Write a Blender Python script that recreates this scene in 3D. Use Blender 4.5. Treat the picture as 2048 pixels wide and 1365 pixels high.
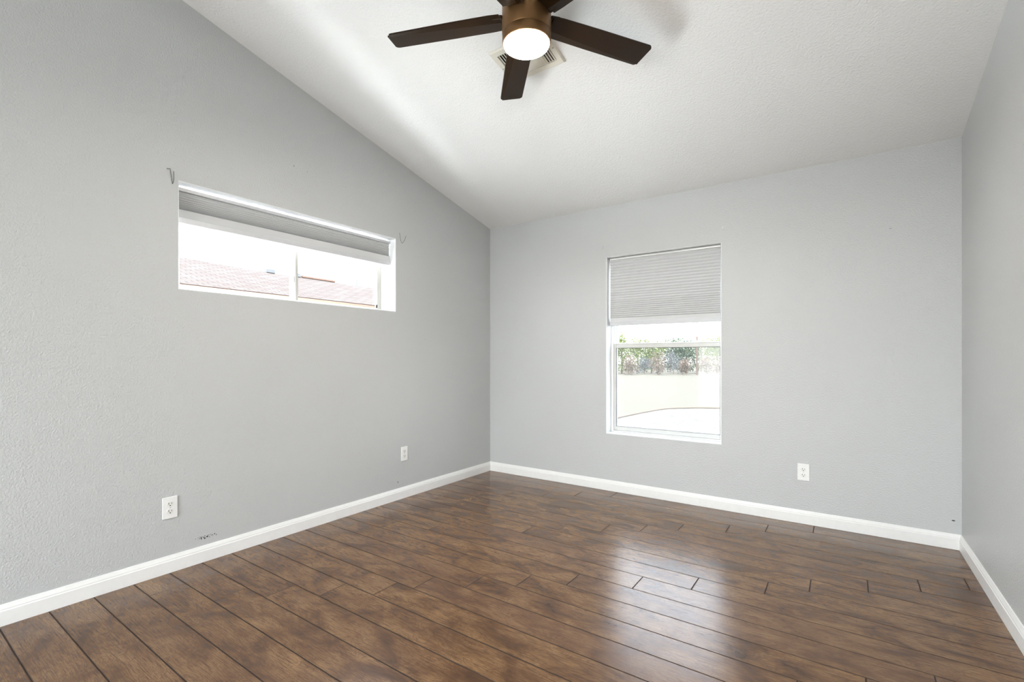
import bpy, bmesh, math, random
from mathutils import Vector, Matrix, Euler
C = bpy.context.scene.collection
for o in list(bpy.data.objects): bpy.data.objects.remove(o)
random.seed(7)
PI = math.pi

# ---------------------------------------------------------------- camera
cam_d = bpy.data.cameras.new('camera'); cam = bpy.data.objects.new('camera', cam_d); C.objects.link(cam)
FPX = 953.8
cam_d.sensor_width = 36.0; cam_d.sensor_fit = 'HORIZONTAL'
cam_d.lens = FPX / 2048 * 36.0
cam_d.shift_x = (1024 - 1006.13) / 2048
cam_d.shift_y = (717.19 - 682.5) / 2048
cam_d.clip_start = 0.02; cam_d.clip_end = 300
cam.location = (2.914, -3.8757, 1.138)
cam.rotation_euler = (PI / 2, 0, math.radians(35.389))
bpy.context.scene.camera = cam

# ---------------------------------------------------------------- view, sky, sun
vs = bpy.context.scene.view_settings
vs.view_transform = 'Standard'; vs.look = 'None'; vs.gamma = 1; vs.use_curve_mapping = False
vs.exposure = 1.48
world = bpy.data.worlds.new('sky'); bpy.context.scene.world = world; world.use_nodes = True
wt = world.node_tree; wt.nodes.clear()
wo = wt.nodes.new('ShaderNodeOutputWorld'); bg = wt.nodes.new('ShaderNodeBackground')
tc = wt.nodes.new('ShaderNodeTexCoord'); sp = wt.nodes.new('ShaderNodeSeparateXYZ'); rp = wt.nodes.new('ShaderNodeValToRGB')
rp.color_ramp.elements[0].position = 0.0; rp.color_ramp.elements[0].color = (1.0, 0.985, 0.965, 1)
rp.color_ramp.elements[1].position = 0.8; rp.color_ramp.elements[1].color = (0.58, 0.75, 1.0, 1)
wt.links.new(tc.outputs['Generated'], sp.inputs[0]); wt.links.new(sp.outputs['Z'], rp.inputs[0])
wt.links.new(rp.outputs[0], bg.inputs[0]); wt.links.new(bg.outputs[0], wo.inputs[0])
bg.inputs[1].default_value = 3.8
sun_d = bpy.data.lights.new('sun', 'SUN'); sun_d.energy = 8.0; sun_d.angle = 0.01; sun_d.color = (1.0, 0.95, 0.88)
sun = bpy.data.objects.new('sun', sun_d); C.objects.link(sun)
sun.rotation_euler = Vector((-0.22, 0.0, 0.975)).to_track_quat('Z', 'Y').to_euler()

def fill_lamp(name, loc, aim, sx, sy, watts, col):
    d = bpy.data.lights.new(name, 'AREA'); d.shape = 'RECTANGLE'; d.size = sx; d.size_y = sy; d.energy = watts; d.color = col
    o = bpy.data.objects.new(name, d); C.objects.link(o); o.location = loc
    o.rotation_euler = (-Vector(aim)).to_track_quat('Z', 'Y').to_euler(); return o
# added area lamps: one outside the rear door to brighten the room, and
# three on the ground imitating sun bounced up through the high window
fill_lamp('rear_door_fill', (1.72, -6.86, 1.15), (0, 1, 0), 2.7, 2.1, 40, (0.96, 0.98, 1.0))
fill_lamp('near_bounce_fill', (-0.80, -2.0, -0.05), (0, 0, 1), 0.9, 8.0, 430, (0.95, 0.98, 1.0))
fill_lamp('mid_bounce_fill', (-2.15, -2.0, -0.05), (0, 0, 1), 1.8, 8.0, 440, (0.95, 0.98, 1.0))
fill_lamp('far_bounce_fill', (-5.35, -2.0, -0.05), (0, 0, 1), 4.6, 8.0, 2000, (0.95, 0.98, 1.0))

# ---------------------------------------------------------------- node helpers
def mat(name):
    m = bpy.data.materials.new(name); m.use_nodes = True
    nt = m.node_tree; nt.nodes.clear()
    out = nt.nodes.new('ShaderNodeOutputMaterial'); b = nt.nodes.new('ShaderNodeBsdfPrincipled')
    nt.links.new(b.outputs[0], out.inputs[0])
    return m, nt, b
def N(nt, t, **kw):
    n = nt.nodes.new(t)
    for k, v in kw.items():
        if k in n.inputs: n.inputs[k].default_value = v
        else: setattr(n, k, v)
    return n
def L(nt, a, b): nt.links.new(a, b)
def math_n(nt, op, a, b=None, clamp=False):
    n = nt.nodes.new('ShaderNodeMath'); n.operation = op; n.use_clamp = clamp
    for i, v in enumerate((a, b)):
        if v is None: continue
        if isinstance(v, (int, float)): n.inputs[i].default_value = v
        else: nt.links.new(v, n.inputs[i])
    return n.outputs[0]
def mixc(nt, f, a, b, mode='MIX'):
    n = nt.nodes.new('ShaderNodeMix'); n.data_type = 'RGBA'; n.blend_type = mode
    if isinstance(f, (int, float)): n.inputs[0].default_value = f
    else: nt.links.new(f, n.inputs[0])
    for i, v in ((6, a), (7, b)):
        if isinstance(v, tuple): n.inputs[i].default_value = (*v[:3], 1)
        else: nt.links.new(v, n.inputs[i])
    return n.outputs[2]
def ramp(nt, f, stops):
    n = nt.nodes.new('ShaderNodeValToRGB'); nt.links.new(f, n.inputs[0])
    e = n.color_ramp.elements
    while len(e) < len(stops): e.new(0.5)
    for i, (p, c) in enumerate(stops):
        e[i].position = p; e[i].color = (*c, 1) if len(c) == 3 else c
    return n.outputs[0]
def simple(name, col, rough=0.5, metal=0.0, spec=0.5, bump=None):
    m, nt, b = mat(name)
    tcn = N(nt, 'ShaderNodeTexCoord')
    nz = N(nt, 'ShaderNodeTexNoise', Scale=(bump[0] if bump else 35.0), Detail=3.0)
    L(nt, tcn.outputs['Object'], nz.inputs['Vector'])
    c2 = tuple(min(1, c * 1.04) for c in col); c1 = tuple(c * 0.96 for c in col)
    L(nt, mixc(nt, nz.outputs['Fac'], c1, c2), b.inputs['Base Color'])
    b.inputs['Roughness'].default_value = rough; b.inputs['Metallic'].default_value = metal
    b.inputs['Specular IOR Level'].default_value = spec
    if bump:
        bp = N(nt, 'ShaderNodeBump', Strength=bump[1], Distance=bump[2]); L(nt, nz.outputs['Fac'], bp.inputs['Height'])
        L(nt, bp.outputs[0], b.inputs['Normal'])
    return m
def plaster(name, col, rough, spec, scale=120, dist=0.0020, strength=0.7, marks=()):
    """sprayed orange-peel drywall paint; marks = (centre, radii, colour, speckled)"""
    m, nt, b = mat(name)
    t = N(nt, 'ShaderNodeTexCoord')
    n1 = N(nt, 'ShaderNodeTexNoise', Scale=float(scale), Detail=2.5, Roughness=0.6); L(nt, t.outputs['Object'], n1.inputs['Vector'])
    n2 = N(nt, 'ShaderNodeTexNoise', Scale=0.9, Detail=2.0); L(nt, t.outputs['Object'], n2.inputs['Vector'])
    h = ramp(nt, n1.outputs['Fac'], [(0.30, (0, 0, 0)), (0.70, (1, 1, 1))])
    c = mixc(nt, n2.outputs['Fac'], tuple(x * 0.97 for x in col), tuple(min(1, x * 1.03) for x in col))
    for (cen, rad, mc, speck) in marks:
        mp = N(nt, 'ShaderNodeVectorMath', operation='SUBTRACT'); L(nt, t.outputs['Object'], mp.inputs[0]); mp.inputs[1].default_value = cen
        dv = N(nt, 'ShaderNodeVectorMath', operation='DIVIDE'); L(nt, mp.outputs[0], dv.inputs[0]); dv.inputs[1].default_value = rad
        ln = N(nt, 'ShaderNodeVectorMath', operation='LENGTH'); L(nt, dv.outputs[0], ln.inputs[0])
        f = math_n(nt, 'LESS_THAN', ln.outputs['Value'], 1.0)
        if speck:
            n3 = N(nt, 'ShaderNodeTexNoise', Scale=130.0, Detail=2.0); L(nt, t.outputs['Object'], n3.inputs['Vector'])
            g = math_n(nt, 'SUBTRACT', n3.outputs['Fac'], math_n(nt, 'MULTIPLY', ln.outputs['Value'], 0.10))
            f = math_n(nt, 'MULTIPLY', f, math_n(nt, 'GREATER_THAN', g, 0.49))
        c = mixc(nt, f, c, mc)
    L(nt, c, b.inputs['Base Color'])
    b.inputs['Roughness'].default_value = rough; b.inputs['Specular IOR Level'].default_value = spec
    bp = N(nt, 'ShaderNodeBump', Strength=strength, Distance=dist); L(nt, h, bp.inputs['Height']); L(nt, bp.outputs[0], b.inputs['Normal'])
    return m

WALL = (0.532, 0.543, 0.545)
M_wall_left = plaster('grey_wall_paint_left', WALL, 0.34, 0.5, marks=(
    ((0, -2.655, 0.134), (0.05, 0.062, 0.011), (0.03, 0.03, 0.03), True),
    ((0, -1.235, 0.140), (0.05, 0.0035, 0.008), (0.06, 0.06, 0.06), False),
    ((0, -2.129, 2.395), (0.05, 0.004, 0.005), (0.25, 0.25, 0.24), False),
    ((0, -2.035, 2.385), (0.05, 0.003, 0.003), (0.28, 0.28, 0.27), False),
    ((0, -1.73, 2.375), (0.05, 0.003, 0.003), (0.33, 0.33, 0.32), False),
    ((0, -0.93, 1.30), (0.05, 0.003, 0.003), (0.3, 0.3, 0.29), False)))
M_wall_back = plaster('grey_wall_paint_back', WALL, 0.34, 0.5, marks=(
    ((3.457, 0, 0.169), (0.008, 0.05, 0.004), (0.04, 0.04, 0.04), False),
    ((1.224, 0, 2.106), (0.003, 0.05, 0.004), (0.25, 0.25, 0.24), False),
    ((1.222, 0, 2.090), (0.003, 0.05, 0.003), (0.25, 0.25, 0.24), False),
    ((3.165, 0, 1.960), (0.006, 0.05, 0.003), (0.32, 0.32, 0.31), False),
    ((0.56, 0, 1.93), (0.004, 0.05, 0.004), (0.4, 0.4, 0.39), False)))
M_return = plaster('white_return', (0.80, 0.81, 0.82), 0.4, 0.4)
M_wall = plaster('grey_wall_paint', WALL, 0.34, 0.5)
M_ceil = plaster('white_ceiling_paint', (0.86, 0.86, 0.85), 0.65, 0.25, scale=85, dist=0.0025, strength=0.6)
M_trim = simple('white_semi_gloss_trim', (0.84, 0.84, 0.83), 0.28)
M_vinyl = simple('white_vinyl', (0.82, 0.83, 0.82), 0.3)
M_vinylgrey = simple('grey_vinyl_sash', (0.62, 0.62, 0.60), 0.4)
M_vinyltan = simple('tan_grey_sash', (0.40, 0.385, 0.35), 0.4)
M_gasket = simple('dark_gasket', (0.12, 0.12, 0.12), 0.6)
M_rail = simple('shade_rail', (0.57, 0.58, 0.60), 0.35)
M_fabric = simple('shade_fabric', (0.61, 0.62, 0.625), 0.85, 0, 0.1, bump=(600.0, 0.2, 0.0005))
M_plate = simple('white_plastic', (0.84, 0.84, 0.83), 0.3)
M_socket = simple('white_socket', (0.80, 0.80, 0.77), 0.35)
M_dark = simple('dark_slot', (0.015, 0.015, 0.015), 0.6)
M_screw = simple('painted_screw', (0.45, 0.45, 0.43), 0.35)
M_wire = simple('dark_wire', (0.03, 0.03, 0.03), 0.4, 0.6)
M_brass = simple('white_anchor', (0.9, 0.88, 0.84), 0.3)
M_bronze = simple('oil_rubbed_bronze', (0.19, 0.10, 0.040), 0.42, 0.75)
M_bracket = simple('dark_bronze_bracket', (0.05, 0.03, 0.018), 0.4, 0.5)
M_vent = simple('cream_painted_steel', (0.76, 0.73, 0.64), 0.4)
M_duct = simple('dark_duct', (0.03, 0.028, 0.025), 0.8)

# dark brown fan blade with a faint grain
m, nt, b = mat('espresso_blade'); M_blade = m
t = N(nt, 'ShaderNodeTexCoord'); mp = N(nt, 'ShaderNodeMapping'); mp.inputs['Scale'].default_value = (3, 60, 60)
L(nt, t.outputs['Object'], mp.inputs[0]); nz = N(nt, 'ShaderNodeTexNoise', Scale=4.0, Detail=4.0); L(nt, mp.outputs[0], nz.inputs['Vector'])
L(nt, mixc(nt, nz.outputs['Fac'], (0.016, 0.0075, 0.0022), (0.028, 0.0135, 0.0042)), b.inputs['Base Color'])
b.inputs['Roughness'].default_value = 0.33; b.inputs['Specular IOR Level'].default_value = 0.16

# fan lamp
m, nt, b = mat('lit_lamp_lens'); M_lamp = m
b.inputs['Base Color'].default_value = (0.9, 0.85, 0.75, 1)
b.inputs['Emission Color'].default_value = (1.0, 0.94, 0.86, 1); b.inputs['Emission Strength'].default_value = 120

# window glass: clear pane with a faint reflection
def glassy(name, tint, refl):
    m = bpy.data.materials.new(name); m.use_nodes = True; nt = m.node_tree; nt.nodes.clear()
    o = nt.nodes.new('ShaderNodeOutputMaterial'); tr = nt.nodes.new('ShaderNodeBsdfTransparent'); gl = nt.nodes.new('ShaderNodeBsdfGlossy')
    tr.inputs[0].default_value = (*tint, 1); gl.inputs['Roughness'].default_value = 0.02
    fr = nt.nodes.new('ShaderNodeFresnel'); fr.inputs[0].default_value = 1.45
    mx = nt.nodes.new('ShaderNodeMixShader')
    geo = nt.nodes.new('ShaderNodeNewGeometry')      # reflect only off the outer side of each face
    L(nt, math_n(nt, 'MULTIPLY', fr.outputs[0], math_n(nt, 'MULTIPLY', math_n(nt, 'SUBTRACT', 1.0, geo.outputs['Backfacing']), refl)), mx.inputs[0]); L(nt, tr.outputs[0], mx.inputs[1]); L(nt, gl.outputs[0], mx.inputs[2]); L(nt, mx.outputs[0], o.inputs[0])
    return m
M_glass = glassy('window_glass', (0.97, 0.985, 0.98), 1.0)
# insect screen: see-through weave
m = bpy.data.materials.new('insect_screen'); m.use_nodes = True; nt = m.node_tree; nt.nodes.clear(); M_screen = m
o_ = nt.nodes.new('ShaderNodeOutputMaterial'); tr = nt.nodes.new('ShaderNodeBsdfTransparent'); df = nt.nodes.new('ShaderNodeBsdfDiffuse'); df.inputs[0].default_value = (0.35, 0.36, 0.38, 1)
mx = nt.nodes.new('ShaderNodeMixShader'); t = N(nt, 'ShaderNodeTexCoord')
wn = N(nt, 'ShaderNodeTexNoise', Scale=900.0, Detail=1.0); L(nt, t.outputs['Object'], wn.inputs['Vector'])
L(nt, math_n(nt, 'MULTIPLY', wn.outputs['Fac'], 0.40), mx.inputs[0])
L(nt, tr.outputs[0], mx.inputs[1]); L(nt, df.outputs[0], mx.inputs[2]); L(nt, mx.outputs[0], o_.inputs[0])

# brown hand-scraped laminate
m, nt, b = mat('brown_laminate_planks'); M_floor = m
uv = N(nt, 'ShaderNodeUVMap', uv_map='plank'); at = N(nt, 'ShaderNodeAttribute', attribute_name='plank_tone')
def mapped(sc):
    mp = N(nt, 'ShaderNodeMapping'); mp.inputs['Scale'].default_value = sc; L(nt, uv.outputs[0], mp.inputs[0]); return mp.outputs[0]
def noise(vec, sc, det=4.0, rough=0.55, dist=0.0):
    n = N(nt, 'ShaderNodeTexNoise', Scale=sc, Detail=det, Roughness=rough, Distortion=dist); L(nt, vec, n.inputs['Vector']); return n.outputs['Fac']
blot = noise(mapped((1.0, 2.0, 1)), 4.2, 5.0, 0.6, 0.6)
fine = noise(mapped((2.2, 55.0, 1)), 5.0, 6.0, 0.65, 0.5)
swirl = noise(mapped((3.0, 11.0, 1)), 1.6, 3.0, 0.5, 1.4)
rings = math_n(nt, 'FRACT', math_n(nt, 'MULTIPLY', swirl, 11.0))
rings = math_n(nt, 'MULTIPLY', math_n(nt, 'ABSOLUTE', math_n(nt, 'SUBTRACT', rings, 0.5)), 2.0)
c = ramp(nt, blot, [(0.30, (0.052, 0.023, 0.008)), (0.42, (0.130, 0.063, 0.024)), (0.54, (0.215, 0.115, 0.047)), (0.70, (0.30, 0.172, 0.077))])
c = mixc(nt, math_n(nt, 'MULTIPLY', math_n(nt, 'POWER', math_n(nt, 'SUBTRACT', 1.0, rings), 2.5), 0.60), c, (0.075, 0.036, 0.021))
c = mixc(nt, ramp(nt, fine, [(0.34, (0.85, 0.85, 0.85)), (0.54, (0, 0, 0))]), c, (0.050, 0.022, 0.010))
c = mixc(nt, ramp(nt, at.outputs['Fac'], [(0, (0.0, 0.0, 0.0)), (1, (0.35, 0.35, 0.35))]), c, (0.115, 0.058, 0.036))
gr = N(nt, 'ShaderNodeAttribute', attribute_name='groove')
c = mixc(nt, gr.outputs['Fac'], c, (0.022, 0.012, 0.008))
L(nt, c, b.inputs['Base Color'])
rr = N(nt, 'ShaderNodeMapRange'); L(nt, fine, rr.inputs[0]); rr.inputs[3].default_value = 0.19; rr.inputs[4].default_value = 0.25
L(nt, math_n(nt, 'ADD', rr.outputs[0], math_n(nt, 'MULTIPLY', gr.outputs['Fac'], 0.5)), b.inputs['Roughness']); b.inputs['Specular IOR Level'].default_value = 0.58; b.inputs['Specular Tint'].default_value = (1.0, 0.90, 0.84, 1)
hgt = math_n(nt, 'ADD', math_n(nt, 'MULTIPLY', fine, 0.5), math_n(nt, 'MULTIPLY', blot, 1.2))
bp = N(nt, 'ShaderNodeBump', Strength=0.35, Distance=0.0012); L(nt, hgt, bp.inputs['Height']); L(nt, bp.outputs[0], b.inputs['Normal'])

# outdoors
m, nt, b = mat('roof_shingles'); M_roof = m
t = N(nt, 'ShaderNodeTexCoord'); br = N(nt, 'ShaderNodeTexBrick', Scale=1.0)
uvr = N(nt, 'ShaderNodeUVMap', uv_map='roof'); L(nt, uvr.outputs[0], br.inputs['Vector'])
br.inputs['Color1'].default_value = (0.062, 0.047, 0.040, 1); br.inputs['Color2'].default_value = (0.078, 0.064, 0.057, 1); br.inputs['Mortar'].default_value = (0.030, 0.021, 0.018, 1)
br.inputs['Brick Width'].default_value = 0.32; br.inputs['Row Height'].default_value = 0.15; br.inputs['Mortar Size'].default_value = 0.014
br.inputs['Mortar Smooth'].default_value = 0.3
L(nt, br.outputs['Color'], b.inputs['Base Color']); b.inputs['Roughness'].default_value = 0.9; b.inputs['Specular IOR Level'].default_value = 0.1
def ground(name, c1, c2, scale, rough=0.95):
    m, nt, b = mat(name); t = N(nt, 'ShaderNodeTexCoord')
    n1 = N(nt, 'ShaderNodeTexNoise', Scale=scale, Detail=6.0, Roughness=0.7); L(nt, t.outputs['Object'], n1.inputs['Vector'])
    n2 = N(nt, 'ShaderNodeTexNoise', Scale=0.35, Detail=3.0); L(nt, t.outputs['Object'], n2.inputs['Vector'])
    c = ramp(nt, n1.outputs['Fac'], [(0.35, c1), (0.65, c2)])
    c = mixc(nt, math_n(nt, 'MULTIPLY', n2.outputs['Fac'], 0.25), c, c2)
    L(nt, c, b.inputs['Base Color']); b.inputs['Roughness'].default_value = rough; b.inputs['Specular IOR Level'].default_value = 0.1
    return m
M_lawn = ground('dry_tan_lawn', (0.076, 0.066, 0.049), (0.093, 0.084, 0.066), 6.0)
m, nt, b = mat('pale_gravel'); M_gravel = m
t = N(nt, 'ShaderNodeTexCoord'); vo = N(nt, 'ShaderNodeTexVoronoi', Scale=16.0); L(nt, t.outputs['Object'], vo.inputs['Vector'])
sepc = N(nt, 'ShaderNodeSeparateColor'); L(nt, vo.outputs['Color'], sepc.inputs[0])
c = ramp(nt, sepc.outputs[0], [(0.0, (0.035, 0.024, 0.018)), (0.3, (0.070, 0.058, 0.048)), (1.0, (0.105, 0.095, 0.086))])
c = mixc(nt, ramp(nt, vo.outputs['Distance'], [(0.45, (0, 0, 0)), (0.7, (0.7, 0.7, 0.7))]), c, (0.04, 0.03, 0.025))
L(nt, c, b.inputs['Base Color']); b.inputs['Roughness'].default_value = 0.9
M_edging = simple('rusty_edging', (0.078, 0.052, 0.030), 0.8)
M_stucco = simple('peach_stucco', (0.36, 0.25, 0.20), 0.9)
M_fascia = simple('brown_fascia', (0.16, 0.09, 0.06), 0.7)
M_bark = simple('bark', (0.17, 0.11, 0.075), 0.9)
M_post = simple('reddish_wood', (0.15, 0.095, 0.075), 0.8)
def leafmat(name, c1, c2):
    m, nt, b = mat(name); oi = N(nt, 'ShaderNodeTexCoord'); n1 = N(nt, 'ShaderNodeTexNoise', Scale=5.0, Detail=2.0); L(nt, oi.outputs['Object'], n1.inputs['Vector'])
    L(nt, ramp(nt, n1.outputs['Fac'], [(0.4, c1), (0.6, c2)]), b.inputs['Base Color']); b.inputs['Roughness'].default_value = 0.7; b.inputs['Specular IOR Level'].default_value = 0.2
    return m
M_leafs = [leafmat('yellow_green_leaves', (0.09, 0.12, 0.03), (0.20, 0.225, 0.07)), leafmat('dark_green_leaves', (0.04, 0.065, 0.04), (0.10, 0.135, 0.07)),
           leafmat('dusty_brown_leaves', (0.12, 0.085, 0.060), (0.22, 0.165, 0.125)), leafmat('blue_grey_leaves', (0.085, 0.09, 0.088), (0.165, 0.17, 0.165))]

# ---------------------------------------------------------------- mesh helpers
def obj(name, bm, m, parent=None, smooth=False, loc=None):
    bmesh.ops.recalc_face_normals(bm, faces=bm.faces)
    me = bpy.data.meshes.new(name); bm.to_mesh(me); bm.free()
    for mm in (m if isinstance(m, (list, tuple)) else [m]): me.materials.append(mm)
    if smooth:
        for p in me.polygons: p.use_smooth = True
    o = bpy.data.objects.new(name, me); C.objects.link(o)
    if parent: o.parent = parent
    if loc: o.location = loc
    return o
def thing(name, label, cat, loc=(0, 0, 0), rot=(0, 0, 0), group=None):
    o = bpy.data.objects.new(name, None); C.objects.link(o); o.empty_display_size = 0.05
    o.location = loc; o.rotation_euler = rot; o['label'] = label; o['category'] = cat
    if group: o['group'] = group
    return o
def tag(o, label, cat, group=None):
    o['label'] = label; o['category'] = cat
    if group: o['group'] = group
    return o
def struct(o): o['kind'] = 'structure'; return o
def box(bm, x0, x1, y0, y1, z0, z1, bev=0.0, seg=2, mi=0):
    r = bmesh.ops.create_cube(bm, size=1.0)['verts']
    for v in r:
        v.co = Vector((x0 + (v.co.x + .5) * (x1 - x0), y0 + (v.co.y + .5) * (y1 - y0), z0 + (v.co.z + .5) * (z1 - z0)))
    fs = set(f for v in r for f in v.link_faces)
    for f in fs: f.material_index = mi
    if bev > 0:
        es = list(set(e for v in r for e in v.link_edges))
        bmesh.ops.bevel(bm, geom=es, offset=bev, segments=seg, profile=0.5, affect='EDGES')
def bx(*a, **k):
    bm = bmesh.new(); box(bm, *a, **k); return bm
def ring(bm, u0, u1, v0, v1, wl, wr, wb, wt_, d0, d1, plane, bev=0.002):
    """rectangular frame. plane 'y': u=x, v=z, d=y ; plane 'x': u=y, v=z, d=x"""
    def B(a0, a1, b0, b1):
        if plane == 'y': box(bm, a0, a1, d0, d1, b0, b1, bev)
        else: box(bm, d0, d1, a0, a1, b0, b1, bev)
    if wl: B(u0, u0 + wl, v0, v1)
    if wr: B(u1 - wr, u1, v0, v1)
    if wb: B(u0 + wl, u1 - wr, v0, v0 + wb)
    if wt_: B(u0 + wl, u1 - wr, v1 - wt_, v1)
def lathe(prof, n=48, cap=True):
    bm = bmesh.new(); rings = []
    for (r, z) in prof:
        if r < 1e-6: rings.append([bm.verts.new((0, 0, z))])
        else: rings.append([bm.verts.new((r * math.cos(2 * PI * i / n), r * math.sin(2 * PI * i / n), z)) for i in range(n)])
    for a, b_ in zip(rings, rings[1:]):
        for i in range(n):
            j = (i + 1) % n
            if len(a) == 1 and len(b_) == 1: continue
            if len(a) == 1: bm.faces.new((a[0], b_[i], b_[j]))
            elif len(b_) == 1: bm.faces.new((a[i], a[j], b_[0]))
            else: bm.faces.new((a[i], a[j], b_[j], b_[i]))
    return bm
def tube(pts, r, n=8):
    bm = bmesh.new(); prev = None
    P = [Vector(p) for p in pts]
    for i, p in enumerate(P):
        d = (P[min(i + 1, len(P) - 1)] - P[max(i - 1, 0)]).normalized()
        a = d.orthogonal().normalized(); b_ = d.cross(a)
        if prev is not None:
            a = (prev - d * prev.dot(d)).normalized(); b_ = d.cross(a)
        prev = a
        rg = [bm.verts.new(p + (a * math.cos(2 * PI * k / n) + b_ * math.sin(2 * PI * k / n)) * r) for k in range(n)]
        if i:
            for k in range(n): bm.faces.new((old[k], old[(k + 1) % n], rg[(k + 1) % n], rg[k]))
        else: bm.faces.new(rg)
        old = rg
    bm.faces.new(old)
    return bm
def prism(pts, vec):
    """extrude a polygon (list of 3D points) along vec into a solid"""
    bm = bmesh.new(); a = [bm.verts.new(p) for p in pts]; b_ = [bm.verts.new(Vector(p) + Vector(vec)) for p in pts]
    bm.faces.new(a); bm.faces.new(b_)
    for i in range(len(a)):
        j = (i + 1) % len(a); bm.faces.new((a[i], a[j], b_[j], b_[i]))
    return bm

# ---------------------------------------------------------------- the room
W, HC, SL = 3.4933, 2.450, 0.2268
YR, YB = -4.3, -6.6                       # ridge line and rear wall
def zc(y): return HC - SL * y if y > YR else HC - SL * YR + SL * (y - YR)
A0, A1, B0, B1 = -2.7885, -1.2645, 1.5183, 2.0923     # high slider opening, left wall
C0, C1, D0, D1 = 1.2587, 2.169, 0.4958, 2.0073        # tall window opening, back wall
TH = 0.20

def wall_with_hole(name, us, vs_top, hole, mk, m):
    """us: breakpoints; vs_top(u) top height; hole (u0,u1,v0,v1); mk(u,v,d)->point with d the depth behind the room face"""
    bm = bmesh.new(); u0, u1, v0, v1 = hole; cache = {}
    def V(u, v, d):
        k = (round(u, 5), round(v, 5), d)
        if k not in cache: cache[k] = bm.verts.new(mk(u, v, d))
        return cache[k]
    hole_edges = []
    for d in (0, TH):
        for a, b_ in zip(us, us[1:]):
            if a >= u0 - 1e-6 and b_ <= u1 + 1e-6:
                bm.faces.new((V(a, 0, d), V(b_, 0, d), V(b_, v0, d), V(a, v0, d)))
                bm.faces.new((V(a, v1, d), V(b_, v1, d), V(b_, vs_top(b_), d), V(a, vs_top(a), d)))
            else:
                pts = [(a, 0), (b_, 0)]
                if abs(b_ - u0) < 1e-6: pts += [(b_, v0), (b_, v1)]
                pts += [(b_, vs_top(b_)), (a, vs_top(a))]
                if abs(a - u1) < 1e-6: pts += [(a, v1), (a, v0)]
                bm.faces.new([V(p[0], p[1], d) for p in pts])
    cs = [(u0, v0), (u1, v0), (u1, v1), (u0, v1)]
    for i in range(4):
        p, q = cs[i], cs[(i + 1) % 4]
        bm.faces.new((V(*p, 0), V(*q, 0), V(*q, TH), V(*p, TH)))
        hole_edges.append(bm.edges.get((V(*p, 0), V(*q, 0))))
    e0, e1 = us[0], us[-1]
    for e in (e0, e1): bm.faces.new((V(e, 0, 0), V(e, vs_top(e), 0), V(e, vs_top(e), TH), V(e, 0, TH)))
    bmesh.ops.recalc_face_normals(bm, faces=bm.faces)
    bmesh.ops.bevel(bm, geom=hole_edges, offset=0.010, segments=4, profile=0.5, affect='EDGES')
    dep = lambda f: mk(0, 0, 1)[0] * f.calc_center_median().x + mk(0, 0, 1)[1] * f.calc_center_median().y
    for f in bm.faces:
        if 0.0004 < dep(f) < TH - 0.0004: f.material_index = 1       # whiter colour on the return round the opening
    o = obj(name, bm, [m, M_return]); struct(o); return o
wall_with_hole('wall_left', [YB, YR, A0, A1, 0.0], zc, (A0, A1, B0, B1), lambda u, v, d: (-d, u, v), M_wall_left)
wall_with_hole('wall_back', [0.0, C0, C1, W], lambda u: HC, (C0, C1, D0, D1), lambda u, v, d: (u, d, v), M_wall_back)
struct(obj('wall_right', prism([(W, YB, 0), (W, 0, 0), (W, 0, zc(0)), (W, YR, zc(YR)), (W, YB, zc(YB))], (TH, 0, 0)), M_wall))
# rear wall behind the camera, with an unseen glass door added to let light in
G0, G1, GZ = 0.30, 3.15, 2.25
bm = bmesh.new()
box(bm, 0, G0, YB - TH, YB, 0, zc(YB)); box(bm, G1, W, YB - TH, YB, 0, zc(YB)); box(bm, G0, G1, YB - TH, YB, GZ, zc(YB))
struct(obj('wall_rear', bm, M_wall))
# ceiling, two slopes meeting at the ridge
CT = 0.12
bm = bmesh.new(); X0, X1 = -TH, W + TH
prof = [(TH + 0.0, zc(0) - SL * TH), (YR, zc(YR)), (YB - 1.3, zc(YB) - SL * 1.3)]  # runs past the rear wall as an added eave that keeps sun out
lo = [[bm.verts.new((x, y, z)) for (y, z) in prof] for x in (X0, X1)]
hi = [[bm.verts.new((x, y, z + CT)) for (y, z) in prof] for x in (X0, X1)]
for i in range(2):
    bm.faces.new((lo[0][i], lo[0][i + 1], lo[1][i + 1], lo[1][i])); bm.faces.new((hi[0][i], hi[0][i + 1], hi[1][i + 1], hi[1][i]))
    for s in (0, 1): bm.faces.new((lo[s][i], lo[s][i + 1], hi[s][i + 1], hi[s][i]))
bm.faces.new((lo[0][0], lo[1][0], hi[1][0], hi[0][0])); bm.faces.new((lo[0][2], lo[1][2], hi[1][2], hi[0][2]))
struct(obj('ceiling', bm, M_ceil))

# floor: planks laid along X, joints stepped as laid, real V-grooves between boards
PW, PL, Y0 = 0.15675, 1.397, -3.467
joint = {0: 0.98, 1: 1.10, 2: 1.30, 3: .212, 4: .509, 5: .675, 6: .873, 7: 1.077, 8: 1.187, 9: 1.39, 10: 1.587, 11: 1.788, 12: 2.07, 13: 2.31, 14: 2.61,
         15: 2.785, 16: 3.02, 17: 3.23, 18: 3.428, 19: 2.294, 20: 2.505, 21: 2.761, 22: 2.95}
bm = bmesh.new(); uvl = bm.loops.layers.uv.new('plank'); tone = bm.loops.layers.float_color.new('plank_tone'); grv = bm.loops.layers.float_color.new('groove')
def put(co_list, off, tn, gv):
    f = bm.faces.new([bm.verts.new(c_) for c_ in co_list])
    for lp, g in zip(f.loops, gv):
        lp[uvl].uv = (lp.vert.co.x + off[0], lp.vert.co.y + off[1]); lp[tone] = (tn, tn, tn, 1); lp[grv] = (g, g, g, 1)
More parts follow.
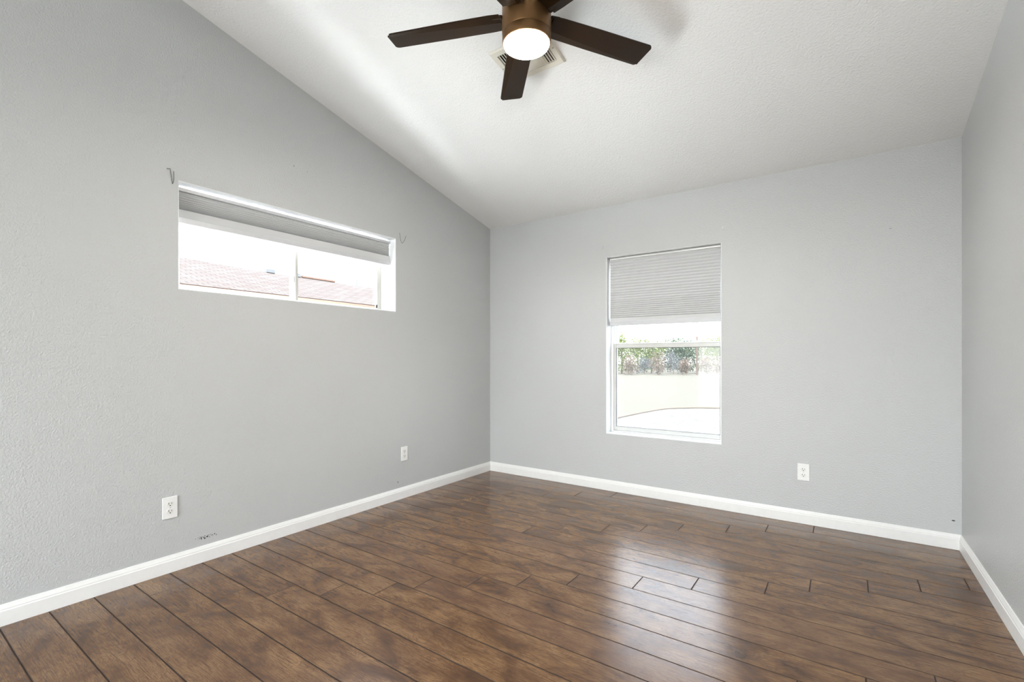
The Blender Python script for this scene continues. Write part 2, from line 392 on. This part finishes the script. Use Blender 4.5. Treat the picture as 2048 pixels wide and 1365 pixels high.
for k in range(-21, 23):
    ya, yb = Y0 + k * PW, Y0 + (k + 1) * PW
    ya = max(ya, YB - TH); yb = min(yb, 0.0)
    if yb <= ya: continue
    j0 = joint.get(k, (0.37 * k) % PL) % PL
    xs = [-0.0] + [j0 + PL * n for n in range(-1, 4) if 0.02 < j0 + PL * n < W - 0.02] + [W]
    for a, b_ in zip(xs, xs[1:]):
        off = (random.uniform(0, 40), random.uniform(0, 40)); tn = random.random()
        g = 0.0013; w2 = 0.0020; dz = -0.0020
        xi0, xi1, yi0, yi1 = a + g + w2, b_ - g - w2, ya + g + w2, yb - g - w2
        xm0, xm1, ym0, ym1 = a + g, b_ - g, ya + g, yb - g
        top = [(xi0, yi0, 0), (xi1, yi0, 0), (xi1, yi1, 0), (xi0, yi1, 0)]
        mid = [(xm0, ym0, dz), (xm1, ym0, dz), (xm1, ym1, dz), (xm0, ym1, dz)]
        bot = [(a, ya, dz), (b_, ya, dz), (b_, yb, dz), (a, yb, dz)]
        put(top, off, tn, (0, 0, 0, 0))
        for i in range(4):
            q = (i + 1) % 4
            put([mid[i], mid[q], top[q], top[i]], off, tn, (1, 1, .35, .35))
            put([bot[i], bot[q], mid[q], mid[i]], off, tn, (1, 1, 1, 1))
bmesh.ops.remove_doubles(bm, verts=bm.verts, dist=1e-5)
for f in list(bm.faces):
    pass
slab = bmesh.ops.create_cube(bm, size=1.0)['verts']
for v in slab: v.co = Vector((-0.0 + (v.co.x + .5) * W, YB - TH + (v.co.y + .5) * (0 - YB + TH), -0.10 + (v.co.z + .5) * 0.096))
struct(obj('floor', bm, M_floor))

# baseboards
def baseboard(name, p, q, inward, m0, m1):
    """profile run from p to q; inward = unit vector into the room; m0/m1 mitre ends"""
    pf = [(0, 0), (0.0125, 0), (0.0125, 0.062), (0.0100, 0.0665), (0.0100, 0.071), (0.0070, 0.079), (0.0048, 0.0855), (0.0040, 0.0885), (0, 0.0898)]
    p, q, n = Vector(p), Vector(q), Vector(inward); d = (q - p).normalized(); bm = bmesh.new(); R_ = []
    for base, s in ((p, m0), (q, -m1)):
        R_.append([bm.verts.new(base + n * u + d * (u * s) + Vector((0, 0, v))) for (u, v) in pf])
    k = len(pf)
    for i in range(k): bm.faces.new((R_[0][i], R_[0][(i + 1) % k], R_[1][(i + 1) % k], R_[1][i]))
    bm.faces.new(R_[0]); bm.faces.new(R_[1])
    struct(obj(name, bm, M_trim))
baseboard('baseboard_left', (0, YB, 0.0005), (0, 0, 0.0005), (1, 0, 0), 1, 1)
baseboard('baseboard_back', (0, 0, 0.0005), (W, 0, 0.0005), (0, -1, 0), 1, 1)
baseboard('baseboard_right', (W, YB, 0.0005), (W, 0, 0.0005), (-1, 0, 0), 1, 1)

# ---------------------------------------------------------------- windows
def window(name):
    o = bpy.data.objects.new(name, None); C.objects.link(o); o['kind'] = 'structure'; return o
# window_1: horizontal slider high in the left wall. frame face at x=-0.10
w1 = window('window_1')
F0, F1 = -0.175, -0.102
bm = bmesh.new(); ring(bm, A0, A1, B0, B1, 0.018, 0.030, 0.006, 0.010, F0, F1, 'x', 0.002)
obj('window_frame', bm, M_vinyl, w1)
YM = -2.062                                   # meeting stile
bm = bmesh.new(); ring(bm, A0 + .019, YM + 0.010, B0 + .007, B1 - .011, 0.022, 0.034, 0.013, 0.016, -0.128, -0.106, 'x', 0.003)
sa = obj('sash', bm, M_vinyl, w1)
obj('glass_pane', bx(-0.119, -0.115, A0 + .038, YM - .02, B0 + .017, B1 - .024), M_glass, sa)
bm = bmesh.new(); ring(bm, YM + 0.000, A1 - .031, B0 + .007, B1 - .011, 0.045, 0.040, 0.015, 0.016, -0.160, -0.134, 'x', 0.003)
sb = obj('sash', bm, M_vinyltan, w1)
obj('glass_pane', bx(-0.149, -0.145, YM + .04, A1 - .065, B0 + .019, B1 - .024), M_glass, sb)
lt = obj('latch', bx(-0.107, -0.094, YM - .020, YM - .003, 1.625, 1.705, bev=.005), M_vinyl, w1)
obj('latch_lever', bx(-0.097, -0.088, YM - .016, YM - .008, 1.650, 1.690, bev=.003), M_screw, lt)
obj('vent_lock', bx(-0.135, -0.126, A1 - .085, A1 - .072, B0 + .024, B0 + .050, bev=.002), M_dark, w1)

# window_2: single hung in the back wall
w2 = window('window_2')
G_0, G_1 = 0.095, 0.170
bm = bmesh.new(); ring(bm, C0, C1, D0, D1, 0.022, 0.008, 0.012, 0.022, G_0, G_1, 'y', 0.003)
box(bm, C0 + .022, C0 + .034, 0.104, 0.168, D0 + .012, D1 - .022, 0.002); box(bm, C1 - .016, C1 - .008, 0.126, 0.168, D0 + .012, D1 - .022, 0.002)
obj('window_frame', bm, M_vinyl, w2)
bm = bmesh.new(); ring(bm, C0 + .024, C1 - .009, D0 + .013, 1.262, 0.022, 0.013, 0.036, 0.034, 0.099, 0.124, 'y', 0.003)
lo_s = obj('lower_sash', bm, M_vinylgrey, w2)
bm = bmesh.new(); ring(bm, C0 + .045, C1 - .021, D0 + .048, 1.229, 0.003, 0.003, 0.003, 0.004, 0.1005, 0.112, 'y', 0.0)
obj('glazing_gasket', bm, M_gasket, lo_s)
obj('glass_pane', bx(C0 + .045, C1 - .021, 0.111, 0.115, D0 + .047, 1.230), M_glass, lo_s)
bm = bmesh.new(); ring(bm, C0 + .035, C1 - .017, 1.238, D1 - .023, 0.018, 0.010, 0.034, 0.024, 0.130, 0.155, 'y', 0.003)
up = obj('upper_sash', bm, M_vinyl, w2)
obj('glass_pane', bx(C0 + .052, C1 - .026, 0.141, 0.145, 1.270, D1 - .046), M_glass, up)
bm = bmesh.new(); box(bm, C0 + .024, C1 - .009, 0.096, 0.128, 1.262, 1.270, 0.002)
obj('meeting_rail_cap', bm, M_vinyl, w2)
lk = obj('sash_lock', bx(1.93, 2.00, 0.100, 0.122, 1.2695, 1.279, bev=.003), M_vinyl, w2)
bm = bmesh.new(); box(bm, C0 + .036, C1 - .018, 0.158, 0.1585, D0 + .013, 1.262)
obj('insect_screen', bm, M_screen, w2)

# unseen sliding glass door, added behind the camera as a light opening
d1 = window('added_door')
bm = bmesh.new(); ring(bm, G0, G1, 0.0, GZ, 0.05, 0.05, 0.04, 0.05, YB - 0.14, YB - 0.04, 'y', 0.003)
obj('door_frame', bm, M_vinyl, d1)
gm = (G0 + G1) / 2
for (ua, ub, yy) in ((G0 + .05, gm + .03, YB - .07), (gm - .03, G1 - .05, YB - .115)):
    bm = bmesh.new(); ring(bm, ua, ub, 0.04, GZ - .05, 0.06, 0.06, 0.08, 0.06, yy - .02, yy + .02, 'y', 0.003)
    s_ = obj('door_panel', bm, M_vinyl, d1)
    obj('glass_pane', bx(ua + .06, ub - .06, yy - .003, yy + .003, 0.12, GZ - .11), M_glass, s_)

# ---------------------------------------------------------------- cellular shades
def pleats(u0, u1, zs, d_in, d_out, plane):
    """zig-zag fabric; zs = list of fold heights top to bottom; front folds at d_in, back folds at d_out"""
    bm = bmesh.new(); f = []
    pts = []
    for i, (a, b_) in enumerate(zip(zs, zs[1:])):
        pts += [(d_out, a), (d_in, (a + b_) / 2)]
    pts.append((d_out, zs[-1]))
    back = [(2 * d_out - d_in if False else d_out + (d_out - d_in) * 1.0, z) for (_, z) in pts[::-2]]
    loop = pts + [(d_out + (d_out - d_in), zs[-1]), (d_out + (d_out - d_in), zs[0])]
    rows = []
    for u in (u0, u1):
        rows.append([bm.verts.new((u, d, z) if plane == 'y' else (d, u, z)) for (d, z) in loop])
    n = len(loop)
    for i in range(n): bm.faces.new((rows[0][i], rows[0][(i + 1) % n], rows[1][(i + 1) % n], rows[1][i]))
    bm.faces.new(rows[0]); bm.faces.new(rows[1])
    return bm
sh1 = thing('cellular_shade', 'grey pleated shade bunched at the top of the wide, high window', 'window shade', (-0.075, (A0 + A1) / 2, 2.088), group=None)
def under(o, root): o.parent = root; o.matrix_parent_inverse = Matrix.Translation(-Vector(root.location)); return o
s0, s1 = A0 + .006, A1 - .006
under(obj('head_rail', bx(-0.080, -0.053, s0, s1, 2.060, 2.081, bev=.003), M_rail), sh1)
z = 2.060; zs = [z]
for st in [.0150, .0135, .0125, .0115, .0105, .0095, .0085, .0075, .0065, .0055]: z -= st; zs.append(z)
zs_end = z
under(obj('pleated_fabric', pleats(s0 + .003, s1 - .004, zs, -0.055, -0.064, 'x'), M_fabric), sh1)
bm = prism([(-0.056, s0 + .002, zs_end), (-0.059, s0 + .002, 1.917), (-0.088, s0 + .002, 1.917), (-0.088, s0 + .002, zs_end)], (0, s1 - s0 - .004, 0))
under(obj('lower_fabric', bm, M_fabric), sh1)
under(obj('bottom_rail', bx(-0.090, -0.053, s0, s1, 1.884, 1.917, bev=.003), M_rail), sh1)

sh2 = thing('cellular_shade', 'pale grey pleated shade half lowered over the tall, narrow window', 'window shade', ((C0 + C1) / 2, 0.06, 2.002))
t0, t1 = C0 + .010, C1 - .007
under(obj('head_rail', bx(t0, t1, 0.040, 0.088, 1.988, 2.004, bev=.003), M_vinyl), sh2)
z = 1.988; zs = [z]
st = 0.0245
while z > 1.500:
    z -= st; zs.append(z); st = 0.0245 if z > 1.72 else (0.021 if z > 1.64 else 0.0165)
ze = zs[-1]
under(obj('pleated_fabric', pleats(t0 + .003, t1 - .003, zs, 0.043, 0.053, 'y'), M_fabric), sh2)
bm = prism([(t0 + .003, 0.045, ze), (t0 + .003, 0.046, 1.458), (t0 + .003, 0.076, 1.458), (t0 + .003, 0.076, ze)], (t1 - t0 - .006, 0, 0))
under(obj('lower_fabric', bm, M_fabric), sh2)
under(obj('bottom_rail', bx(t0, t1, 0.042, 0.082, 1.421, 1.458, bev=.003), M_rail), sh2)

# ---------------------------------------------------------------- wall outlets
def make_outlet():
    t = thing('wall_outlet', '', 'outlet')       # local frame: x = across, -y = out of the wall, z = up
    bm = bmesh.new(); box(bm, -.035, .035, -.0062, 0.0, -.0572, .0572, 0.0026, 3)
    obj('cover_plate', bm, M_plate, t)
    for s in (1, -1):
        cz = 0.0195 * s
        pts = []
        for i in range(40):
            a = 2 * PI * i / 40; x_ = .0172 * math.cos(a); z_ = .0172 * math.sin(a)
            z_ = max(-.0135, min(.0135, z_)); pts.append((x_, -.0060, cz + z_))
        bm = prism(pts, (0, -.0022, 0)); r = obj('receptacle', bm, M_socket, t)
        # dark slots and ground hole on the receptacle face
        obj('slot', bx(-.0078, -.0054, -.0086, -.0075, cz - .0015, cz + .0085), M_dark, r)
        obj('slot', bx(.0054, .0074, -.0086, -.0075, cz - .0008, cz + .0078), M_dark, r)
        pts = [(.0029 * math.cos(a), -.0075, cz - .0072 + .0029 * math.sin(a)) for a in [2 * PI * i / 14 for i in range(14)]]
        obj('ground_hole', prism(pts, (0, -.0011, 0)), M_dark, r)
    pts = [(.0027 * math.cos(a), -.0060, .0027 * math.sin(a)) for a in [2 * PI * i / 14 for i in range(14)]]
    obj('screw', prism(pts, (0, -.0012, 0)), M_screw, t)
    return t
def copy_tree(o, parent=None):
    c_ = o.copy(); C.objects.link(c_); c_.parent = parent
    for ch in o.children: copy_tree(ch, c_)
    return c_
ot = make_outlet()
for i, (loc, rz, lab) in enumerate([
        ((0, -2.835, .344), PI / 2, 'white duplex outlet on left wall, above the black scuff mark, nearest the viewer'),
        ((0, -1.170, .360), PI / 2, 'white duplex outlet on left wall, closest to the far corner'),
        ((2.699, 0, .354), 0, 'white duplex outlet on the back wall, right of the tall window')]):
    o = ot if i == 0 else copy_tree(ot)
    o.location = loc; o.rotation_euler = (0, 0, rz); o['label'] = lab; o['group'] = 'wall outlets'

# ---------------------------------------------------------------- curtain hooks and anchors
def hook(name, label, P, group):
    pts = [Vector(p) for p in P]; base = pts[0]
    sm = []
    for i in range(len(pts) - 1):                      # Catmull-Rom
        p0, p1, p2, p3 = pts[max(i - 1, 0)], pts[i], pts[i + 1], pts[min(i + 2, len(pts) - 1)]
        for k in range(6):
            u = k / 6; sm.append(0.5 * ((2 * p1) + (p2 - p0) * u + (2 * p0 - 5 * p1 + 4 * p2 - p3) * u * u + (3 * p1 - p0 - 3 * p2 + p3) * u ** 3) - base)
    sm.append(pts[-1] - base)
    o = obj(name, tube([tuple(q) for q in sm], 0.00115, 8), M_wire, smooth=True, loc=base)
    return tag(o, label, 'hook', group)
hook('wire_hook', 'bent black wire hook on left wall, at the upper left corner of the window',
     [(-.002, -2.848, 2.148), (.008, -2.846, 2.140), (.006, -2.838, 2.146), (.004, -2.833, 2.143), (.004, -2.829, 2.110), (.004, -2.824, 2.074), (.006, -2.822, 2.073), (.007, -2.818, 2.100), (.007, -2.819, 2.137)], 'wire curtain hooks')
hook('wire_hook', 'bent black wire hook on left wall, at the upper right corner of the window',
     [(-.002, -1.220, 2.150), (.004, -1.219, 2.146), (.004, -1.214, 2.110), (.005, -1.202, 2.077), (.006, -1.192, 2.076), (.007, -1.172, 2.100), (.007, -1.154, 2.141)], 'wire curtain hooks')
for i, (x, z, lab) in enumerate([(2.188, 2.123, 'small white wall anchor above the tall window, upper of the pair'), (2.187, 2.104, 'small white wall anchor above the tall window, lower of the pair')]):
    a_ = obj('wall_anchor', lathe([(0, .005), (.0030, .0045), (.0048, .0025), (.0052, 0), (0, -0.001)], 16), M_brass, smooth=True, loc=(x, 0, z))
    a_.rotation_euler = (PI / 2, 0, 0); tag(a_, lab, 'wall anchor', 'white wall anchors')

# ---------------------------------------------------------------- ceiling vent
slope = math.atan(SL)
vx, vy = (1.303 + 1.664) / 2, (-1.749 - 1.511) / 2
vent = thing('ceiling_vent', 'cream metal air vent with louvres on the sloped ceiling behind the fan', 'vent', (vx, vy, zc(vy)), (-slope, 0, 0))
hw, hh = .1805, .122
bm = bmesh.new()       # local z = up into the ceiling; visible face at -z
def fr(a, b_, z0, z1): return [(-a, -b_, z0), (a, -b_, z0), (a, b_, z0), (-a, b_, z0)]
loops = [fr(hw, hh, 0, 0), fr(hw, hh, -.004, 0), fr(hw - .008, hh - .008, -.011, 0), fr(hw - .036, hh - .036, -.011, 0), fr(hw - .038, hh - .038, -.001, 0)]
vl = [[bm.verts.new(p) for p in lp] for lp in loops]
for a, b_ in zip(vl, vl[1:]):
    for i in range(4): bm.faces.new((a[i], a[(i + 1) % 4], b_[(i + 1) % 4], b_[i]))
obj('vent_frame', bm, M_vent, vent)
obj('duct_opening', bx(-hw + .034, hw - .034, -hh + .034, hh - .034, -.0016, -.0006), M_duct, vent)
iw, ih = hw - .036, hh - .036
def slat(cx_, cy_, lx, ly, tilt, ax):
    bm = bx(-lx / 2, lx / 2, -ly / 2, ly / 2, -.0008, .0008)
    o = obj('louvre', bm, M_vent, vent, loc=(cx_, cy_, -.0068)); o.rotation_euler = (tilt, 0, 0) if ax == 'x' else (0, tilt, 0)
for k in range(4):
    slat(-iw + .010 + .0155 * k, 0, .015, ih * 2, math.radians(38), 'y'); slat(iw - .010 - .0155 * k, 0, .014, ih * 2, math.radians(30), 'y')
mid = iw - .064
for k in range(9): slat(0, -ih + .009 + k * (2 * ih - .018) / 8, mid * 2, .015, math.radians(-35), 'x')
for s in (-1, 1): obj('divider', bx(s * mid - .0015, s * mid + .0015, -ih, ih, -.0115, -.002), M_vent, vent)
for s in (-1, 1):
    o = obj('screw', lathe([(0, -.004), (.003, -.003), (.0042, 0)], 14), M_screw, vent, loc=(s * (hw - .017), hh * .02, -.011))

# ---------------------------------------------------------------- ceiling fan
fx, fy, fz = 1.735, -2.030, 2.688         # blade plane
fan = thing('ceiling_fan', 'dark bronze five-blade ceiling fan with a lit round lamp', 'ceiling fan', (fx, fy, fz))
zt = zc(fy) - fz
RB = 0.1125
obj('motor_housing', lathe([(0, .105), (.05, .105), (.085, .098), (RB - .003, .080), (RB, .072), (RB, -.062), (RB - .002, -.066), (0, -.066)], 64), M_bronze, fan, smooth=False)
obj('light_ring', lathe([(0, -.0665), (RB - .002, -.0665), (RB - .001, -.070), (RB - .001, -.100), (RB - .004, -.108), (.1050, -.110), (.1045, -.106), (0, -.106)], 64), M_bronze, fan)
obj('lamp_lens', lathe([(.1040, -.104), (.1040, -.112), (.102, -.116), (.085, -.1195), (.05, -.122), (0, -.123)], 64), M_lamp, fan, smooth=True)
obj('downrod', lathe([(.0135, .10), (.0135, zt - .02)], 24), M_bronze, fan, smooth=True)
cn = obj('canopy', lathe([(0.014, -.068), (.03, -.066), (.055, -.045), (.066, -.012), (.068, .004), (0, .004)], 48), M_bronze, fan, smooth=True, loc=(0, 0, zt))
cn.rotation_euler = (-slope, 0, 0)
for nm in ('motor_housing', 'light_ring'):
    me = [c_ for c_ in fan.children if c_.name == nm][0].data
    for p in me.polygons: p.use_smooth = True
    me.set_sharp_from_angle(angle=math.radians(35))
PITCH = math.radians(11)
def make_blade():
    r0, r1, hwid = 0.118, 0.672, 0.0655
    # outline (x along the blade, y = +side), rounded tip corners; crease tapers towards the tip
    def outline(n=6):
        L_ = []
        c1_, rr_ = (r1 - .016, -hwid * .96), .018
        top = [(r0, -hwid * .86), (r0 + .05, -hwid * .93), (0.35, -hwid * .98)]
        for k in range(n + 1):
            a = -PI / 2 + (PI / 2) * k / n; top.append((r1 - rr_ + rr_ * math.cos(a), -hwid + rr_ + rr_ * math.sin(a)))
        r2, rs = .010, r1 - .014
        for k in range(n + 1):
            a = (PI / 2) * k / n; top.append((rs - r2 + r2 * math.cos(a), hwid - r2 + r2 * math.sin(a)))
        top += [(0.35, hwid), (r0 + .05, hwid * .96), (r0, hwid * .90)]
        return top
    def crease(x): return hwid * (0.25 + 0.60 * (x - r0) / (r1 - r0))
    ol = outline()
    bm = bmesh.new()
    def zb(x, y):
        cz = crease(x); d = y - cz
        return 0.0 if d < 0 else d * 0.26
    # split the outline into main panel and flank along the crease line
    a = [p for p in ol if p[1] <= crease(p[0])]; f = [p for p in ol if p[1] > crease(p[0])]
    xr, xt = r0, r1 - .007
    e0, e1 = (xr, crease(xr)), (xt, crease(xt))
    main = a + [e1, e0]; flank = [e1] + f + [e0]
    T = .0065
    V_ = {}
    def v(p, top):
        k = (round(p[0], 5), round(p[1], 5), top)
        if k not in V_: V_[k] = bm.verts.new((p[0], p[1], zb(*p) + (T if top else 0)))
        return V_[k]
    for poly in (main, flank):
        bm.faces.new([v(p, False) for p in poly])
        bm.faces.new([v(p, True) for p in poly][::-1])
    full = a + [e1] + f + [e0]
    n = len(full)
    for i in range(n):
        p, q = full[i], full[(i + 1) % n]
        bm.faces.new((v(p, False), v(q, False), v(q, True), v(p, True)))
    bl = obj('blade', bm, M_blade, fan)
    bm = prism([(0.095, -.030, -.003), (0.112, -.046, -.003), (0.150, -.050, -.003), (0.150, .045, -.003), (0.112, .046, -.003), (0.095, .030, -.003)], (0, 0, .014))
    obj('blade_bracket', bm, M_bracket, bl, loc=(0, 0, 0.0085))
    return bl
bl0 = make_blade()
for i in range(5):
    o = bl0
    if i:
        o = bl0.copy(); C.objects.link(o); o.parent = fan
        for ch in bl0.children: c_ = ch.copy(); C.objects.link(c_); c_.parent = o
    # blade tilts about its own length: the +y side hangs lower
    o.rotation_mode = 'QUATERNION'
    o.rotation_quaternion = (Matrix.Rotation(math.radians(58.4 + 72 * i), 3, 'Z') @ Matrix.Rotation(-PITCH, 3, 'X')).to_quaternion()

# ---------------------------------------------------------------- outdoors
GZ0 = -0.15
bm = bx(-60, 50, -30, 90, GZ0 - 0.3, GZ0); struct(obj('lawn', bm, M_lawn))
edge = [(-1.15, 0.6), (-1.12, 2.5), (-1.05, 4.5), (-0.96, 5.9), (-0.86, 7.15), (-0.68, 8.15), (-0.25, 8.75), (0.37, 9.1), (1.6, 9.35), (3.2, 9.3), (5.0, 9.0), (6.4, 8.0), (7.0, 6.0), (7.1, 0.6)]
pts = []
for i in range(len(edge) - 1):
    p0, p1, p2, p3 = [Vector((*edge[max(0, min(len(edge) - 1, j))], 0)) for j in (i - 1, i, i + 1, i + 2)]
    for k in range(5):
        u = k / 5; pts.append(0.5 * ((2 * p1) + (p2 - p0) * u + (2 * p0 - 5 * p1 + 4 * p2 - p3) * u * u + (3 * p1 - p0 - 3 * p2 + p3) * u ** 3))
pts.append(Vector((*edge[-1], 0)))
struct(obj('gravel_bed', prism([(p.x, p.y, GZ0 - .01) for p in pts], (0, 0, .025)), M_gravel))
struct(obj('garden_edging', tube([(p.x, p.y, GZ0 + .015) for p in pts], 0.032, 6), M_edging))

# neighbour's house seen through the high window
nb = thing('neighbour_house', 'peach stucco house with tan shingle roof, seen through the high window', 'house', (-12.0, 3.0, GZ0))
NL = Vector((12.0, -3.0, -GZ0))
def shed_roof(name, P, parent, th=.12):
    """sloped quad P (eave0, eave1, ridge1, ridge0) with thickness and shingle UVs"""
    bm = bmesh.new(); P = [Vector(p) for p in P]; lo_ = [bm.verts.new(p - Vector((0, 0, th))) for p in P]; hi_ = [bm.verts.new(p) for p in P]
    bm.faces.new(hi_); bm.faces.new(lo_)
    for i in range(len(P)): bm.faces.new((lo_[i], lo_[(i + 1) % len(P)], hi_[(i + 1) % len(P)], hi_[i]))
    ul = bm.loops.layers.uv.new('roof'); u = (P[1] - P[0]).normalized(); nrm = u.cross(P[2] - P[1]).normalized(); v = nrm.cross(u)
    for f in bm.faces:
        for lp in f.loops: lp[ul].uv = ((lp.vert.co - P[0]).dot(u), (lp.vert.co - P[0]).dot(v))
    o = obj(name, bm, M_roof); o.parent = parent; o.matrix_parent_inverse = Matrix.Translation(-Vector(parent.location)); return o
EZ, RZ = 2.66, 3.70
KS = (RZ - EZ) / 3.0
shed_roof('roof', [(-8.0, -6.0, EZ), (-8.0, 11.0, EZ), (-11.0, 11.0, RZ), (-11.0, 3.2, RZ), (-11.45, 0.8, EZ + 3.45 * KS), (-11.8, -6.0, EZ + 3.8 * KS)], nb)
shed_roof('roof', [(-14.0, 11.0, EZ), (-14.0, -6.0, EZ), (-11.0, -6.0, RZ), (-11.0, 11.0, RZ)], nb)
bm = bx(-13.5, -8.45, -5.6, 10.6, GZ0, EZ - .02); under(obj('wall', bm, M_stucco), nb)
under(obj('fascia', bx(-8.03, -7.985, -6.0, 11.0, EZ - .13, EZ - .02), M_fascia), nb)
under(obj('soffit', bx(-8.45, -8.03, -6.0, 11.0, EZ - .17, EZ - .13), M_stucco), nb)
under(obj('ridge_cap', bx(-11.08, -10.92, 4.7, 5.9, RZ - .01, RZ + .05, bev=.01), M_fascia), nb)
for yy in (3.55, 4.38): under(obj('roof_vent', bx(-11.05, -10.90, yy, yy + .26, RZ - .02, RZ + .09, bev=.01), M_gasket), nb)
under(obj('vent_pipe', tube([(-10.9, 6.75, RZ - .10), (-10.9, 6.75, RZ + .20)], .02, 10), M_gasket), nb)

# trees and shrubs at the far edge of the yard
def foliage(n, R_, seed, size):
    rnd = random.Random(seed); bm = bmesh.new()
    lobes = [(Vector((rnd.uniform(-.55, .55) * R_[0], rnd.uniform(-.5, .5) * R_[1], rnd.uniform(-.6, .45) * R_[2])), rnd.uniform(.42, .62)) for _ in range(10)]
    for _ in range(n):
        c_, s_ = rnd.choice(lobes)
        d = Vector((rnd.gauss(0, 1), rnd.gauss(0, 1), rnd.gauss(0, 1))).normalized() * rnd.uniform(.55, 1.05) * s_
        p = c_ + Vector((d.x * R_[0], d.y * R_[1], d.z * R_[2]))
        e = Euler((rnd.uniform(0, PI), rnd.uniform(0, PI), rnd.uniform(0, PI))).to_matrix()
        s = size * rnd.uniform(.6, 1.3)
        q = [Vector((-s, 0, 0)), Vector((-.2 * s, -s * .55, s * .12)), Vector((s, 0, 0)), Vector((-.2 * s, s * .55, s * .12))]
        vs_ = [bm.verts.new(p + e @ w) for w in q]
        bm.faces.new((vs_[0], vs_[1], vs_[2])); bm.faces.new((vs_[0], vs_[2], vs_[3]))
    return bm
def tree(x, y, h_, r, mi, label, seed, cat='tree', name='tree', trunk=0.08, lift=0.35):
    t = thing(name, label, cat, (x, y, GZ0), group='trees and shrubs beyond the yard')
    ch = h_ * (1 - lift) / 2
    o = obj('foliage', foliage(2600 if cat == 'tree' else 1100, (r, r * .8, ch), seed, .085 if cat == 'tree' else .06), M_leafs[mi], t, loc=(0, 0, h_ - ch))
    obj('trunk', tube([(0, 0, -.05), (.05, .02, h_ * .3), (-.03, 0, h_ * .6)], trunk, 8), M_bark, t)
TR = [  # position in the yard, height, radius, leaf colour, label
    (-14.42, 36.56, 4.0, 1.4, 1, 'dark green tree half hidden by the left edge of the tall window'),
    (-11.96, 34.01, 3.7, 1.3, 0, 'yellow green bushy tree far off behind the yard, leftmost in the open pane'),
    (-12.8, 40.16, 3.4, 1.5, 0, 'yellow green tree far behind the yard, second from left'),
    (-10.43, 36.94, 3.2, 1.3, 0, 'light green tree far behind the yard, just left of the pane middle'),
    (-10.3, 41.93, 3.5, 1.7, 1, 'tall dark green tree at the middle of the far tree line'),
    (-8.01, 38.66, 3.4, 1.4, 1, 'dark green tree just left of the reddish post'),
    (-8.16, 44.68, 3.8, 1.4, 0, 'yellow green tree right behind the reddish post'),
    (-5.83, 40.2, 3.6, 1.3, 0, 'yellow green tree at the right edge of the tall window'),
    (-4.41, 43.05, 4.0, 1.3, 0, 'yellow green tree beyond the right edge of the tall window')]
for i, (x, y, h_, r, mi, lab) in enumerate(TR):
    tree(x, y, h_, r, mi, lab, 20 + i, lift=0.05)
SH = [(-10.42, 32.04, 1.7, 0.75, 2, 'low brown shrub at the left of the far tree line'), (-10.34, 34.79, 1.7, .85, 3, 'low blue grey shrub in front of the far trees, left of centre'),
      (-8.74, 33.23, 1.9, .72, 2, 'brown shrub in the middle of the far tree line'), (-8.37, 36.2, 1.9, .95, 3, 'dark blue grey shrub in front of the tallest far tree'),
      (-6.91, 34.53, 1.5, .62, 2, 'low pinkish brown shrub left of the reddish post'), (-6.19, 37.74, 1.7, .85, 2, 'brown shrub right of the reddish post'), (-4.76, 36.06, 1.5, .8, 2, 'small brown shrub at the right edge of the tall window')]
for i, (x, y, h_, r, mi, lab) in enumerate(SH):
    tree(x, y, h_, r, mi, lab, 60 + i, 'shrub', 'shrub', .03, 0.0)
x, y = -6.2, 34.79
po = obj('wooden_post', lathe([(0, 3.0), (.06, 3.0), (.065, 2.95), (.07, 0), (0, 0)], 12), M_post, loc=(x, y, GZ0)); tag(po, 'tall reddish brown post standing in front of the far trees', 'post')
